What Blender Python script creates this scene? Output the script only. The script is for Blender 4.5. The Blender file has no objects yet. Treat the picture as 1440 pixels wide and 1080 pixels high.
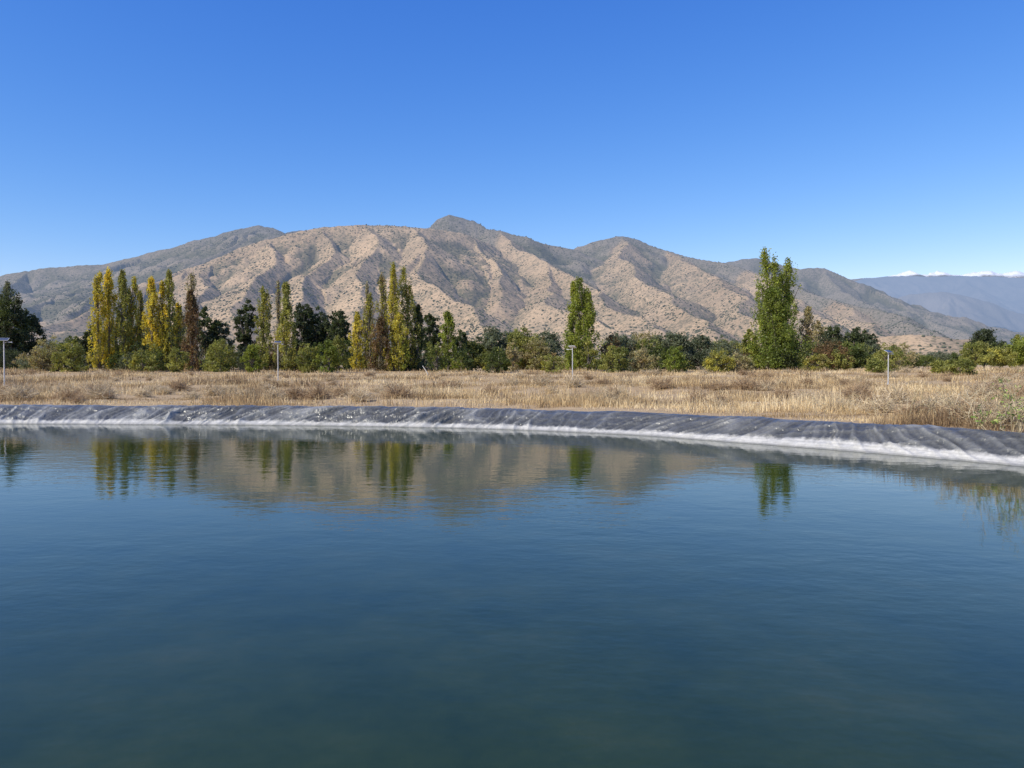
import bpy, math, itertools, numpy as np
from mathutils import Vector
rng = np.random.default_rng(7)
scene = bpy.context.scene
COL = scene.collection
F = 1080.0; HY = 517.0; CH = 2.5

# ------------------------------------------------------------ helpers
def perlin(x, y, seed=0):
    x = np.asarray(x, dtype=np.float64); y = np.asarray(y, dtype=np.float64)
    xi = np.floor(x).astype(np.int64); yi = np.floor(y).astype(np.int64)
    xf = x - xi; yf = y - yi
    def grad(ix, iy, dx, dy):
        h = (ix * 374761393 + iy * 668265263 + seed * 974711) & 0xffffffff
        h = ((h ^ (h >> 13)) * 1274126177) & 0xffffffff
        h = h ^ (h >> 16)
        a = (h & 0xffff) / 65536.0 * 2 * np.pi
        return np.cos(a) * dx + np.sin(a) * dy
    u = xf * xf * xf * (xf * (xf * 6 - 15) + 10); v = yf * yf * yf * (yf * (yf * 6 - 15) + 10)
    a = grad(xi, yi, xf, yf); b = grad(xi + 1, yi, xf - 1, yf)
    c = grad(xi, yi + 1, xf, yf - 1); d = grad(xi + 1, yi + 1, xf - 1, yf - 1)
    return ((a + (b - a) * u) * (1 - v) + (c + (d - c) * u) * v) * 1.4
def fbm(x, y, o=4, seed=0, gain=.5):
    s = 0; a = 1
    for i in range(o):
        s = s + a * perlin(x * 2 ** i, y * 2 ** i, seed + i * 17); a *= gain
    return s
def sstep(a, b, x):
    t = np.clip((x - a) / (b - a), 0, 1); return t * t * (3 - 2 * t)

def make_mesh(name, verts, faces, cols=None, smooth=False):
    me = bpy.data.meshes.new(name)
    verts = np.ascontiguousarray(verts, dtype=np.float32); faces = np.ascontiguousarray(faces, dtype=np.int32)
    n, k = faces.shape
    me.vertices.add(len(verts)); me.vertices.foreach_set("co", verts.ravel())
    me.loops.add(n * k); me.loops.foreach_set("vertex_index", faces.ravel())
    me.polygons.add(n)
    me.polygons.foreach_set("loop_start", np.arange(0, n * k, k, dtype=np.int32))
    me.polygons.foreach_set("loop_total", np.full(n, k, dtype=np.int32))
    me.polygons.foreach_set("use_smooth", np.full(n, smooth, dtype=bool))
    me.update(calc_edges=True)
    if cols is not None:
        c = np.ones((len(verts), 4), dtype=np.float32); c[:, :3] = cols
        at = me.color_attributes.new("tint", 'FLOAT_COLOR', 'POINT')
        at.data.foreach_set("color", c.ravel())
    return me
def obj(name, me, mat=None, parent=None, **props):
    o = bpy.data.objects.new(name, me)
    COL.objects.link(o)
    if mat and me is not None and len(me.materials) == 0: me.materials.append(mat)
    if parent: o.parent = parent
    for k, v in props.items(): o[k] = v
    return o
def grid_faces(nr, nc, wrap=False):
    r = np.arange(nr - 1)[:, None]; c = np.arange(nc if wrap else nc - 1)[None, :]
    c2 = (c + 1) % nc
    return np.stack([r * nc + c, r * nc + c2, (r + 1) * nc + c2, (r + 1) * nc + c], -1).reshape(-1, 4)
def tube(pts, rad, sides=7):
    pts = np.array(pts, float); n = len(pts)
    V = []
    for i in range(n):
        d = pts[min(i + 1, n - 1)] - pts[max(i - 1, 0)]; d /= np.linalg.norm(d) + 1e-9
        a = np.cross(d, [0.3, 0.9, 0.1]); a /= np.linalg.norm(a) + 1e-9; b = np.cross(d, a)
        t = np.linspace(0, 2 * np.pi, sides, endpoint=False)
        V.append(pts[i] + rad[i] * (np.cos(t)[:, None] * a + np.sin(t)[:, None] * b))
    return np.concatenate(V), grid_faces(n, sides, True)
def join(parts):
    V = []; Fc = []; o = 0
    for v, f in parts:
        V.append(v); Fc.append(f + o); o += len(v)
    return np.concatenate(V), np.concatenate(Fc)

# ------------------------------------------------------------ materials
def new_mat(name):
    m = bpy.data.materials.new(name); m.use_nodes = True
    nt = m.node_tree; nt.nodes.clear()
    return m, nt
def N(nt, t, **kw):
    n = nt.nodes.new(t)
    for k, v in kw.items():
        if k in n.inputs.keys(): n.inputs[k].default_value = v
        else: setattr(n, k, v)
    return n
def L(nt, a, b): nt.links.new(a, b)
def ramp(nt, fac, stops):
    r = nt.nodes.new('ShaderNodeValToRGB'); e = r.color_ramp.elements
    while len(e) < len(stops): e.new(0.5)
    for i, (p, c) in enumerate(stops):
        e[i].position = p; e[i].color = (*c, 1) if len(c) == 3 else c
    L(nt, fac, r.inputs[0]); return r
def mixc(nt, fac, a, b, mode='MIX'):
    m = nt.nodes.new('ShaderNodeMix'); m.data_type = 'RGBA'; m.blend_type = mode
    for s, v in ((m.inputs[0], fac), (m.inputs[6], a), (m.inputs[7], b)):
        if hasattr(v, 'links'): L(nt, v, s)
        else: s.default_value = v if not isinstance(v, tuple) else (*v, 1)
    return m.outputs[2]
def mth(nt, op, a, b=None, clamp=False):
    m = nt.nodes.new('ShaderNodeMath'); m.operation = op; m.use_clamp = clamp
    for i, v in enumerate((a, b)):
        if v is None: continue
        if hasattr(v, 'links'): L(nt, v, m.inputs[i])
        else: m.inputs[i].default_value = v
    return m.outputs[0]
def noise(nt, vec, scale, detail=4, rough=.55):
    n = N(nt, 'ShaderNodeTexNoise', Scale=scale, Detail=detail, Roughness=rough)
    L(nt, vec, n.inputs['Vector']); return n.outputs['Fac']
def pos(nt): return nt.nodes.new('ShaderNodeNewGeometry').outputs['Position']
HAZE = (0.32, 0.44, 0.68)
def haze_out(nt, shader, dist, strength=.80, off=0.0):  # aerial haze painted into the material: blue emission mixed in with distance
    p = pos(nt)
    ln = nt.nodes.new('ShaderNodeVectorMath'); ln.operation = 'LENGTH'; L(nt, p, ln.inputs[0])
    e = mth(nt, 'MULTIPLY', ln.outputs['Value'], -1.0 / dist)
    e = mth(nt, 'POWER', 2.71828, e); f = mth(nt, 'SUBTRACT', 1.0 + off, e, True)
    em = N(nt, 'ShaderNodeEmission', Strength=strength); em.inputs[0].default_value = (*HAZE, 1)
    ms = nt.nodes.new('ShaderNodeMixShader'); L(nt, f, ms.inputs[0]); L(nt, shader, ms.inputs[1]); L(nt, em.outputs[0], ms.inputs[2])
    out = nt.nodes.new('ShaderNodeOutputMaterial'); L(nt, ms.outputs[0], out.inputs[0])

def leaf_mat():
    m, nt = new_mat("foliage")
    at = N(nt, 'ShaderNodeAttribute', attribute_name="tint")
    d = N(nt, 'ShaderNodeBsdfDiffuse', Roughness=.6); L(nt, at.outputs['Color'], d.inputs[0])
    t = N(nt, 'ShaderNodeBsdfTranslucent'); L(nt, mixc(nt, 1.0, at.outputs['Color'], (1.25, 1.25, .7), 'MULTIPLY'), t.inputs[0])
    g = N(nt, 'ShaderNodeBsdfGlossy', Roughness=.45); g.inputs[0].default_value = (.5, .5, .45, 1)
    a = N(nt, 'ShaderNodeMixShader'); a.inputs[0].default_value = .4; L(nt, d.outputs[0], a.inputs[1]); L(nt, t.outputs[0], a.inputs[2])
    b = N(nt, 'ShaderNodeMixShader'); b.inputs[0].default_value = .03; L(nt, a.outputs[0], b.inputs[1]); L(nt, g.outputs[0], b.inputs[2])
    o = N(nt, 'ShaderNodeOutputMaterial'); L(nt, b.outputs[0], o.inputs[0]); return m
def straw_mat():
    m, nt = new_mat("dry_straw")
    at = N(nt, 'ShaderNodeAttribute', attribute_name="tint")
    d = N(nt, 'ShaderNodeBsdfDiffuse'); L(nt, at.outputs['Color'], d.inputs[0])
    t = N(nt, 'ShaderNodeBsdfTranslucent'); L(nt, at.outputs['Color'], t.inputs[0])
    a = N(nt, 'ShaderNodeMixShader'); a.inputs[0].default_value = .25; L(nt, d.outputs[0], a.inputs[1]); L(nt, t.outputs[0], a.inputs[2])
    o = N(nt, 'ShaderNodeOutputMaterial'); L(nt, a.outputs[0], o.inputs[0]); return m
def bark_mat(c1, c2, nm):
    m, nt = new_mat(nm)
    tc = nt.nodes.new('ShaderNodeTexCoord'); mp = N(nt, 'ShaderNodeMapping'); mp.inputs['Scale'].default_value = (4, 4, .8); L(nt, tc.outputs['Object'], mp.inputs[0])
    f = noise(nt, mp.outputs[0], 3); r = ramp(nt, f, [(.3, c1), (.7, c2)])
    b = N(nt, 'ShaderNodeBsdfPrincipled', Roughness=.95); L(nt, r.outputs[0], b.inputs['Base Color'])
    bp = N(nt, 'ShaderNodeBump', Strength=.5, Distance=.05); L(nt, f, bp.inputs['Height']); L(nt, bp.outputs[0], b.inputs['Normal'])
    o = N(nt, 'ShaderNodeOutputMaterial'); L(nt, b.outputs[0], o.inputs[0]); return m
def plain(nm, c, rough=.5, metal=0.0, var=.15):
    m, nt = new_mat(nm)
    tc = nt.nodes.new('ShaderNodeTexCoord'); f = noise(nt, tc.outputs['Object'], 6)
    r = ramp(nt, f, [(.3, tuple(x * (1 - var) for x in c)), (.7, tuple(min(1, x * (1 + var)) for x in c))])
    b = N(nt, 'ShaderNodeBsdfPrincipled', Roughness=rough, Metallic=metal); L(nt, r.outputs[0], b.inputs['Base Color'])
    o = N(nt, 'ShaderNodeOutputMaterial'); L(nt, b.outputs[0], o.inputs[0]); return m
LEAF = leaf_mat(); STRAW = straw_mat()
BARK = bark_mat((.10, .08, .06), (.22, .19, .15), "bark")

def mountain_mat():
    m, nt = new_mat("dry_mountain_slope")
    p = pos(nt)
    big = noise(nt, p, .0022, 5); mid = noise(nt, p, .009, 5, .62); fine = noise(nt, p, .045, 5, .7)
    at = N(nt, 'ShaderNodeAttribute', attribute_name="tint")
    s0 = nt.nodes.new('ShaderNodeSeparateColor'); L(nt, at.outputs['Color'], s0.inputs[0])
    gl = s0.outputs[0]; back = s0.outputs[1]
    c = ramp(nt, big, [(.3, (.34, .23, .13)), (.5, (.48, .335, .195)), (.7, (.56, .395, .23))]).outputs[0]
    c = mixc(nt, ramp(nt, mid, [(.36, (1, 1, 1)), (.58, (0, 0, 0))]).outputs[0], c, mixc(nt, .5, c, (.18, .145, .09)))
    c = mixc(nt, .25, c, ramp(nt, fine, [(.3, (.16, .12, .08)), (.7, (.62, .45, .29))]).outputs[0])
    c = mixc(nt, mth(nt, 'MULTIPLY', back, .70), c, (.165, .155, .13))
    g = nt.nodes.new('ShaderNodeNewGeometry'); sx = nt.nodes.new('ShaderNodeSeparateXYZ'); L(nt, g.outputs['Normal'], sx.inputs[0])
    sp = nt.nodes.new('ShaderNodeSeparateXYZ'); L(nt, p, sp.inputs[0])
    hi = mth(nt, 'MULTIPLY', mth(nt, 'SUBTRACT', sp.outputs[2], 820), 1 / 150.0, True)
    st = mth(nt, 'MULTIPLY', mth(nt, 'SUBTRACT', .70, sx.outputs[2]), 5.0, True)
    rock = mth(nt, 'MAXIMUM', mth(nt, 'MULTIPLY', hi, .8), mth(nt, 'MULTIPLY', st, .5))
    c = mixc(nt, rock, c, ramp(nt, fine, [(.35, (.12, .11, .095)), (.7, (.27, .235, .195))]).outputs[0])
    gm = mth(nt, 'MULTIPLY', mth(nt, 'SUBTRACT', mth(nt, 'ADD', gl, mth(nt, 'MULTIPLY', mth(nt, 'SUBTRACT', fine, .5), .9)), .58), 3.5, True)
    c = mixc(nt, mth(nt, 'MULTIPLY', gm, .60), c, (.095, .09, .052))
    v = N(nt, 'ShaderNodeTexVoronoi', Scale=.06); L(nt, p, v.inputs['Vector'])
    v2 = N(nt, 'ShaderNodeTexVoronoi', Scale=.12); L(nt, p, v2.inputs['Vector'])
    dens = mth(nt, 'ADD', mth(nt, 'MULTIPLY', noise(nt, p, .005, 5, .65), .80), mth(nt, 'MULTIPLY', gl, .32))
    thr = mth(nt, 'SUBTRACT', mth(nt, 'ADD', dens, mth(nt, 'MULTIPLY', back, .06)), .12)
    d1 = mth(nt, 'MULTIPLY', mth(nt, 'SUBTRACT', thr, v.outputs['Distance']), 6.0, True)
    d2 = mth(nt, 'MULTIPLY', mth(nt, 'SUBTRACT', thr, v2.outputs['Distance']), 6.0, True)
    dd = mth(nt, 'MAXIMUM', mth(nt, 'MULTIPLY', d1, .70), mth(nt, 'MULTIPLY', d2, .5))
    c = mixc(nt, dd, c, (.095, .092, .052))
    b = N(nt, 'ShaderNodeBsdfDiffuse'); L(nt, c, b.inputs[0])
    bp = N(nt, 'ShaderNodeBump', Strength=.6, Distance=7.0); L(nt, mth(nt, 'ADD', mid, mth(nt, 'MULTIPLY', fine, .4)), bp.inputs['Height']); L(nt, bp.outputs[0], b.inputs['Normal'])
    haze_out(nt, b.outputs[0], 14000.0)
    return m
def far_mat(snow=False):
    m, nt = new_mat("snowy_far_range" if snow else "far_range")
    p = pos(nt); f = noise(nt, p, .0009, 6, .65)
    c = ramp(nt, f, [(.35, (.12, .11, .10)), (.65, (.24, .21, .18))]).outputs[0]
    if snow:
        sp = nt.nodes.new('ShaderNodeSeparateXYZ'); L(nt, p, sp.inputs[0])
        z = mth(nt, 'ADD', sp.outputs[2], mth(nt, 'MULTIPLY', f, 700))
        c = mixc(nt, mth(nt, 'MULTIPLY', mth(nt, 'SUBTRACT', z, 4550), 1 / 120.0, True), c, (.95, .95, .96))
    b = N(nt, 'ShaderNodeBsdfDiffuse'); L(nt, c, b.inputs[0])
    bp = N(nt, 'ShaderNodeBump', Strength=.7, Distance=120.0); L(nt, f, bp.inputs['Height']); L(nt, bp.outputs[0], b.inputs['Normal'])
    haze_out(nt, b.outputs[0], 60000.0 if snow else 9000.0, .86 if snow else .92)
    return m
def ground_mat():
    m, nt = new_mat("dry_field_soil")
    p = pos(nt)
    a = noise(nt, p, .09, 5); b_ = noise(nt, p, 1.1, 6, .65); c_ = noise(nt, p, 9, 5, .7)
    c = ramp(nt, a, [(.35, (.36, .245, .135)), (.5, (.49, .355, .205)), (.65, (.56, .425, .26))]).outputs[0]
    c = mixc(nt, .5, c, ramp(nt, b_, [(.3, (.22, .145, .08)), (.7, (.60, .44, .27))]).outputs[0])
    c = mixc(nt, .35, c, ramp(nt, c_, [(.3, (.14, .095, .055)), (.7, (.60, .45, .28))]).outputs[0])
    b = N(nt, 'ShaderNodeBsdfDiffuse'); L(nt, c, b.inputs[0])
    bp = N(nt, 'ShaderNodeBump', Strength=.8, Distance=.12); L(nt, mth(nt, 'ADD', b_, mth(nt, 'MULTIPLY', c_, .3)), bp.inputs['Height']); L(nt, bp.outputs[0], b.inputs['Normal'])
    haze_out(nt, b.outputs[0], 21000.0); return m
def liner_mat():
    m, nt = new_mat("pond_liner_membrane")
    p = pos(nt); sp = nt.nodes.new('ShaderNodeSeparateXYZ'); L(nt, p, sp.inputs[0])
    n1 = noise(nt, p, .8, 5, .6); n2 = noise(nt, p, 5, 5, .7); n3 = noise(nt, p, .13, 3)
    at = N(nt, 'ShaderNodeAttribute', attribute_name="tint"); s0 = nt.nodes.new('ShaderNodeSeparateColor'); L(nt, at.outputs['Color'], s0.inputs[0])
    base = ramp(nt, n2, [(.3, (.045, .046, .044)), (.7, (.095, .096, .090))]).outputs[0]
    dust = mth(nt, 'MULTIPLY', s0.outputs[0], mth(nt, 'MULTIPLY', ramp(nt, n1, [(.35, (.12, .12, .12)), (.65, (1, 1, 1))]).outputs[0], .7))
    base = mixc(nt, dust, base, (.42, .415, .385))
    lim = mth(nt, 'ADD', -.08, mth(nt, 'ADD', mth(nt, 'MULTIPLY', n1, .16), mth(nt, 'MULTIPLY', n3, .38)))
    lim = mth(nt, 'ADD', lim, mth(nt, 'MULTIPLY', mth(nt, 'SUBTRACT', n2, .5), .10))
    lim = mth(nt, 'ADD', lim, mth(nt, 'MULTIPLY', s0.outputs[0], .08))
    lim = mth(nt, 'ADD', lim, mth(nt, 'MULTIPLY', mth(nt, 'MULTIPLY', mth(nt, 'SUBTRACT', sp.outputs[0], 2.0), 1 / 10.0, True), .05))
    f = mth(nt, 'MULTIPLY', mth(nt, 'SUBTRACT', lim, sp.outputs[2]), 12.0, True)
    silt = ramp(nt, n2, [(.3, (.38, .37, .34)), (.7, (.60, .58, .54))]).outputs[0]
    c = mixc(nt, mth(nt, 'MULTIPLY', f, .9), base, silt)
    tide = mth(nt, 'SINE', mth(nt, 'ADD', mth(nt, 'MULTIPLY', sp.outputs[2], 70.0), mth(nt, 'MULTIPLY', n1, 5.0)))
    c = mixc(nt, mth(nt, 'MULTIPLY', mth(nt, 'MULTIPLY', tide, f, True), .30), c, (.22, .215, .20))
    wet = mth(nt, 'MULTIPLY', mth(nt, 'SUBTRACT', .06, sp.outputs[2]), 30.0, True)
    c = mixc(nt, mth(nt, 'MULTIPLY', wet, .6), c, (.10, .10, .09))
    b = N(nt, 'ShaderNodeBsdfPrincipled', Roughness=.5); L(nt, c, b.inputs['Base Color'])
    L(nt, mth(nt, 'ADD', .28, mth(nt, 'MULTIPLY', mth(nt, 'ADD', f, dust), .40)), b.inputs['Roughness'])
    r1 = mth(nt, 'ABSOLUTE', mth(nt, 'SUBTRACT', noise(nt, p, 2.6, 3, .5), .5))
    bp = N(nt, 'ShaderNodeBump', Strength=.9, Distance=.14); L(nt, mth(nt, 'MULTIPLY', mth(nt, 'ADD', mth(nt, 'MULTIPLY', r1, -1.0), mth(nt, 'MULTIPLY', n2, .10)), mth(nt, 'SUBTRACT', 1.0, mth(nt, 'MULTIPLY', f, .6))), bp.inputs['Height']); L(nt, bp.outputs[0], b.inputs['Normal'])
    o = N(nt, 'ShaderNodeOutputMaterial'); L(nt, b.outputs[0], o.inputs[0]); return m
def water_mat():
    m, nt = new_mat("pond_water")
    p = pos(nt)
    mp = N(nt, 'ShaderNodeMapping'); mp.inputs['Scale'].default_value = (.8, 1.3, 1); mp.inputs['Rotation'].default_value = (0, 0, .25); L(nt, p, mp.inputs[0])
    a = noise(nt, mp.outputs[0], 1.6, 3, .5); b_ = noise(nt, mp.outputs[0], 6.0, 3, .5); w = noise(nt, p, .12, 3)
    pw = ramp(nt, w, [(.42, (.35, .35, .35)), (.62, (1, 1, 1))]).outputs[0]
    h = mth(nt, 'MULTIPLY', mth(nt, 'ADD', a, mth(nt, 'MULTIPLY', b_, .35)), pw)
    # weed and silt clouding on the shallow bed
    c = ramp(nt, noise(nt, p, .55, 7, .7), [(.30, (.011, .026, .007)), (.55, (.024, .041, .010)), (.72, (.038, .052, .015))]).outputs[0]
    b = N(nt, 'ShaderNodeBsdfPrincipled', Roughness=.02, IOR=1.33); L(nt, c, b.inputs['Base Color'])
    bp = N(nt, 'ShaderNodeBump', Strength=1.0, Distance=.0078); L(nt, h, bp.inputs['Height']); L(nt, bp.outputs[0], b.inputs['Normal'])
    o = N(nt, 'ShaderNodeOutputMaterial'); L(nt, b.outputs[0], o.inputs[0]); return m

# ------------------------------------------------------------ pond loop
ctrl = [(-22.8, 34.2), (-16.25, 33.75), (-9.9, 33.3), (-3.6, 32.1), (0, 31), (4.7, 28.4), (6.9, 26.3), (8.7, 24.5), (10.2, 22.9), (11.6, 21.3), (13.1, 19.2),
        (15.2, 15.2), (16.2, 10), (15.5, 5), (12.5, 2.6), (6, 1.9), (0, 1.8), (-14, 1.8), (-28, 2.2), (-38, 4.5), (-43, 11), (-44, 20), (-42, 28.5), (-37, 33), (-30, 34.3)]
ctrl = np.array(ctrl)
def catmull(ct, per):
    out = []
    for i in range(len(ct)):
        p0, p1, p2, p3 = ct[i - 1], ct[i], ct[(i + 1) % len(ct)], ct[(i + 2) % len(ct)]
        t = np.linspace(0, 1, per, endpoint=False)[:, None]
        out.append(.5 * ((2 * p1) + (-p0 + p2) * t + (2 * p0 - 5 * p1 + 4 * p2 - p3) * t ** 2 + (-p0 + 3 * p1 - 3 * p2 + p3) * t ** 3))
    return np.concatenate(out)
lp = catmull(ctrl, 60)
seg = np.linalg.norm(np.roll(lp, -1, 0) - lp, axis=1); arc = np.concatenate([[0], np.cumsum(seg)]); per = arc[-1]
NS = 3600
ss = np.linspace(0, per, NS, endpoint=False); lpc = np.vstack([lp, lp[:1]])
loop = np.stack([np.interp(ss, arc, lpc[:, 0]), np.interp(ss, arc, lpc[:, 1])], 1)
for _ in range(110): loop = (np.roll(loop, 1, 0) + loop * 2 + np.roll(loop, -1, 0)) / 4
tan = np.roll(loop, -1, 0) - np.roll(loop, 1, 0); tan /= np.linalg.norm(tan, axis=1)[:, None]
nrm = np.stack([-tan[:, 1], tan[:, 0]], 1)
cen = np.array([-13.0, 17.0])
if np.mean(np.sum(nrm * (loop - cen), 1)) < 0: nrm = -nrm
def circ(s): return np.cos(s / per * 2 * np.pi) * per / (2 * np.pi), np.sin(s / per * 2 * np.pi) * per / (2 * np.pi)
ca, sa = circ(ss)
lipvar = .04 * perlin(ca * .35, sa * .35, 5) + .035 * perlin(ca * 1.1, sa * 1.1, 6)
prof_o = np.array([-1.6, -.5, 0, .9, 1.12, 1.27, 1.40, 1.55, 1.72]); prof_z = np.array([-.9, -.30, 0, .56, .69, .75, .76, .72, .50])
R = 60; tt = np.linspace(0, 1, R)
pa = np.concatenate([[0], np.cumsum(np.hypot(np.diff(prof_o), np.diff(prof_z)))]); pa /= pa[-1]
po = np.interp(tt, pa, prof_o); pz = np.interp(tt, pa, prof_z)
V = np.zeros((R, NS, 3)); FW = np.zeros((R, NS))
slant = 3.0 * perlin(ca * .10, sa * .10, 9)
for i in range(R):
    sh = ss + slant * (po[i]) * 1.0 + .25 * perlin(ca * .8 + po[i] * 1.5, sa * .8, 15)
    cx, cy = circ(sh)
    f1 = 1 - np.abs(perlin(cx * .95, cy * .95, 11)) * 4.6
    f2 = 1 - np.abs(perlin(cx * 2.3 + po[i] * .4, cy * 2.3, 12)) * 3.4
    f3 = perlin(cx * .35 + po[i] * .4, cy * .35, 13)
    f4 = 1 - np.abs(perlin(ca * .5 + po[i] * 2.4, sa * .5 + po[i] * 1.2, 16)) * 3.8
    amp = .5 + .8 * sstep(-.3, .5, perlin(ca * .1, sa * .1, 14))
    fw = amp * (1.0 * np.clip(f1, 0, 1) ** 1.6 + .6 * np.clip(f2, 0, 1) ** 1.7 + .5 * np.clip(f4, 0, 1) ** 1.7)
    w = .14 * fw + .04 * f3
    w = w * sstep(-.3, .25, np.array(po[i])) * (1 - .75 * sstep(.9, 1.3, np.array(po[i])))
    FW[i] = np.clip(fw, 0, 1)
    k = .56 if po[i] < 1.2 else .1
    o = po[i] - w * k
    V[i, :, :2] = loop + nrm * o[:, None]
    V[i, :, 2] = pz[i] + w * .82 + lipvar * sstep(.5, 1.3, np.array(po[i])) * (pz[i] > 0)
me = make_mesh("pond_liner", V.reshape(-1, 3), grid_faces(R, NS, True), cols=np.repeat(FW.reshape(-1, 1), 3, 1), smooth=True)
obj("pond_liner", me, liner_mat(), label="wrinkled black plastic pond liner with pale silt band along the waterline", category="pond liner")
wl = loop + nrm * .12
sub = np.column_stack([wl, np.zeros(NS)])[::4]
me = bpy.data.meshes.new("water")
me.from_pydata([tuple(v) for v in sub], [], [tuple(range(len(sub)))]); me.update()
if me.polygons[0].normal.z < 0: me.flip_normals()
obj("water", me, water_mat(), kind="structure")

# ------------------------------------------------------------ ground
lq = loop[::12]
def pond_dist(x, y):
    x = np.ravel(x); y = np.ravel(y); out = np.empty(len(x))
    for i in range(0, len(x), 20000):
        dx = x[i:i + 20000, None] - lq[None, :, 0]; dy = y[i:i + 20000, None] - lq[None, :, 1]
        out[i:i + 20000] = np.sqrt((dx * dx + dy * dy).min(1))
    return out
def inside(x, y):
    c = np.zeros(len(x), bool); n = len(lq)
    for i in range(n):
        x1, y1 = lq[i]; x2, y2 = lq[(i + 1) % n]
        if y1 == y2: continue
        m = ((y1 > y) != (y2 > y)) & (x < (x2 - x1) * (y - y1) / (y2 - y1) + x1); c ^= m
    return c
def gh(x, y):
    x = np.asarray(x, float); y = np.asarray(y, float); shp = x.shape
    d = pond_dist(x, y).reshape(shp)
    z = .69 + 1.64 * sstep(0, 150, d - 2) + .16 * fbm(x * .06, y * .06, 3, 21) * sstep(2, 12, d) + .07 * fbm(x * .5, y * .5, 3, 22) * sstep(1.8, 5, d)
    z = z + .30 * sstep(20, 25, d) * sstep(40, 30, d) * (.6 + .4 * perlin(x * .03, y * .03, 30))
    return z + sstep(150, 1400, d) * 4
NG = 520; idx = np.linspace(0, NS, NG, endpoint=False).astype(int)
lip = loop[idx] + nrm[idx] * 1.42
off = np.concatenate([np.linspace(0, 30, 75), np.geomspace(31, 200, 80), np.geomspace(210, 9000, 30)])
dr = lip - cen; dr /= np.linalg.norm(dr, axis=1)[:, None]
G = np.zeros((len(off), NG, 3))
for i, o in enumerate(off): G[i, :, :2] = lip + dr * o
G[:, :, 2] = gh(G[:, :, 0], G[:, :, 1]); G[0, :, 2] = .65
me = make_mesh("ground", G.reshape(-1, 3), grid_faces(len(off), NG, True), smooth=True)
if me.polygons[5000].normal.z < 0: me.flip_normals()
obj("ground", me, ground_mat(), kind="structure")

# ------------------------------------------------------------ mountains
def W(px, py, D): return np.array([(px - 720) / F * D, D, CH + (HY - py) / F * D])
def ridge_height(X, Y, ridges, k, base, gA=46, gf=150., seed=40, warp=90, steep={}, backs=()):
    wx = X + warp * fbm(X / 700, Y / 700, 3, seed); wy = Y + warp * fbm(X / 700 + 9, Y / 700, 3, seed + 1)
    best = np.full(X.shape, -1e9); U = np.zeros(X.shape); Dd = np.zeros(X.shape); BK = np.zeros(X.shape); u0 = 0
    for ri_, rg in enumerate(ridges):
        P = [W(*p) for p in rg]; kr = steep.get(ri_, k)
        ax, ay = (X, Y) if ri_ in steep else (wx, wy)
        for a, b in zip(P[:-1], P[1:]):
            ab = b[:2] - a[:2]; l2 = (ab ** 2).sum()
            t = np.clip(((ax - a[0]) * ab[0] + (ay - a[1]) * ab[1]) / l2, 0, 1)
            dx = ax - a[0] - t * ab[0]; dy = ay - a[1] - t * ab[1]; d = np.sqrt(dx * dx + dy * dy)
            z = a[2] + t * (b[2] - a[2]) - kr * d * (1 - .28 * np.clip(d / 1500, 0, 1))
            m = z > best
            best = np.where(m, z, best); Dd = np.where(m, d, Dd)
            BK = np.where(m, 1.0 if ri_ in backs else 0.0, BK)
            U = np.where(m, u0 + t * math.sqrt(l2) + np.arctan2(dy, dx) * 160, U)
            u0 += math.sqrt(l2)
        u0 += 777
    wv = 150 * fbm(X / 330, Y / 330, 4, seed + 3)
    am = .25 + .75 * sstep(-.6, .6, fbm(X / 600, Y / 600, 2, seed + 11))
    g1 = np.abs(perlin((U + wv) / (gf * 2.2), Dd / 800, seed + 5)); g2 = np.abs(perlin((U + wv * .8) / (gf * .8), Dd / 300, seed + 6))
    g3 = np.abs(perlin((U + wv * .6) / (gf * .22), Dd / 110, seed + 7)); g4 = np.abs(fbm(X / (gf * 2.0), Y / (gf * 2.0), 5, seed + 12))
    gl = am * (gA * 1.3 * (g1 - .3) * sstep(10, 450, Dd) + gA * .5 * (g2 - .3) * sstep(0, 220, Dd)) + gA * .15 * (g3 - .3) * sstep(0, 120, Dd) + gA * 1.25 * (g4 - .4) * sstep(20, 300, Dd)
    det = 4 * fbm(X / 80, Y / 80, 4, seed + 8, .6) + 36 * fbm(X / 480, Y / 480, 3, seed + 9) * sstep(30, 300, Dd)
    h = best + gl + det
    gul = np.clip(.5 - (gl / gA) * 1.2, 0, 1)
    kk = 40.
    return np.logaddexp(h / kk, base / kk) * kk, gul, BK
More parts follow.
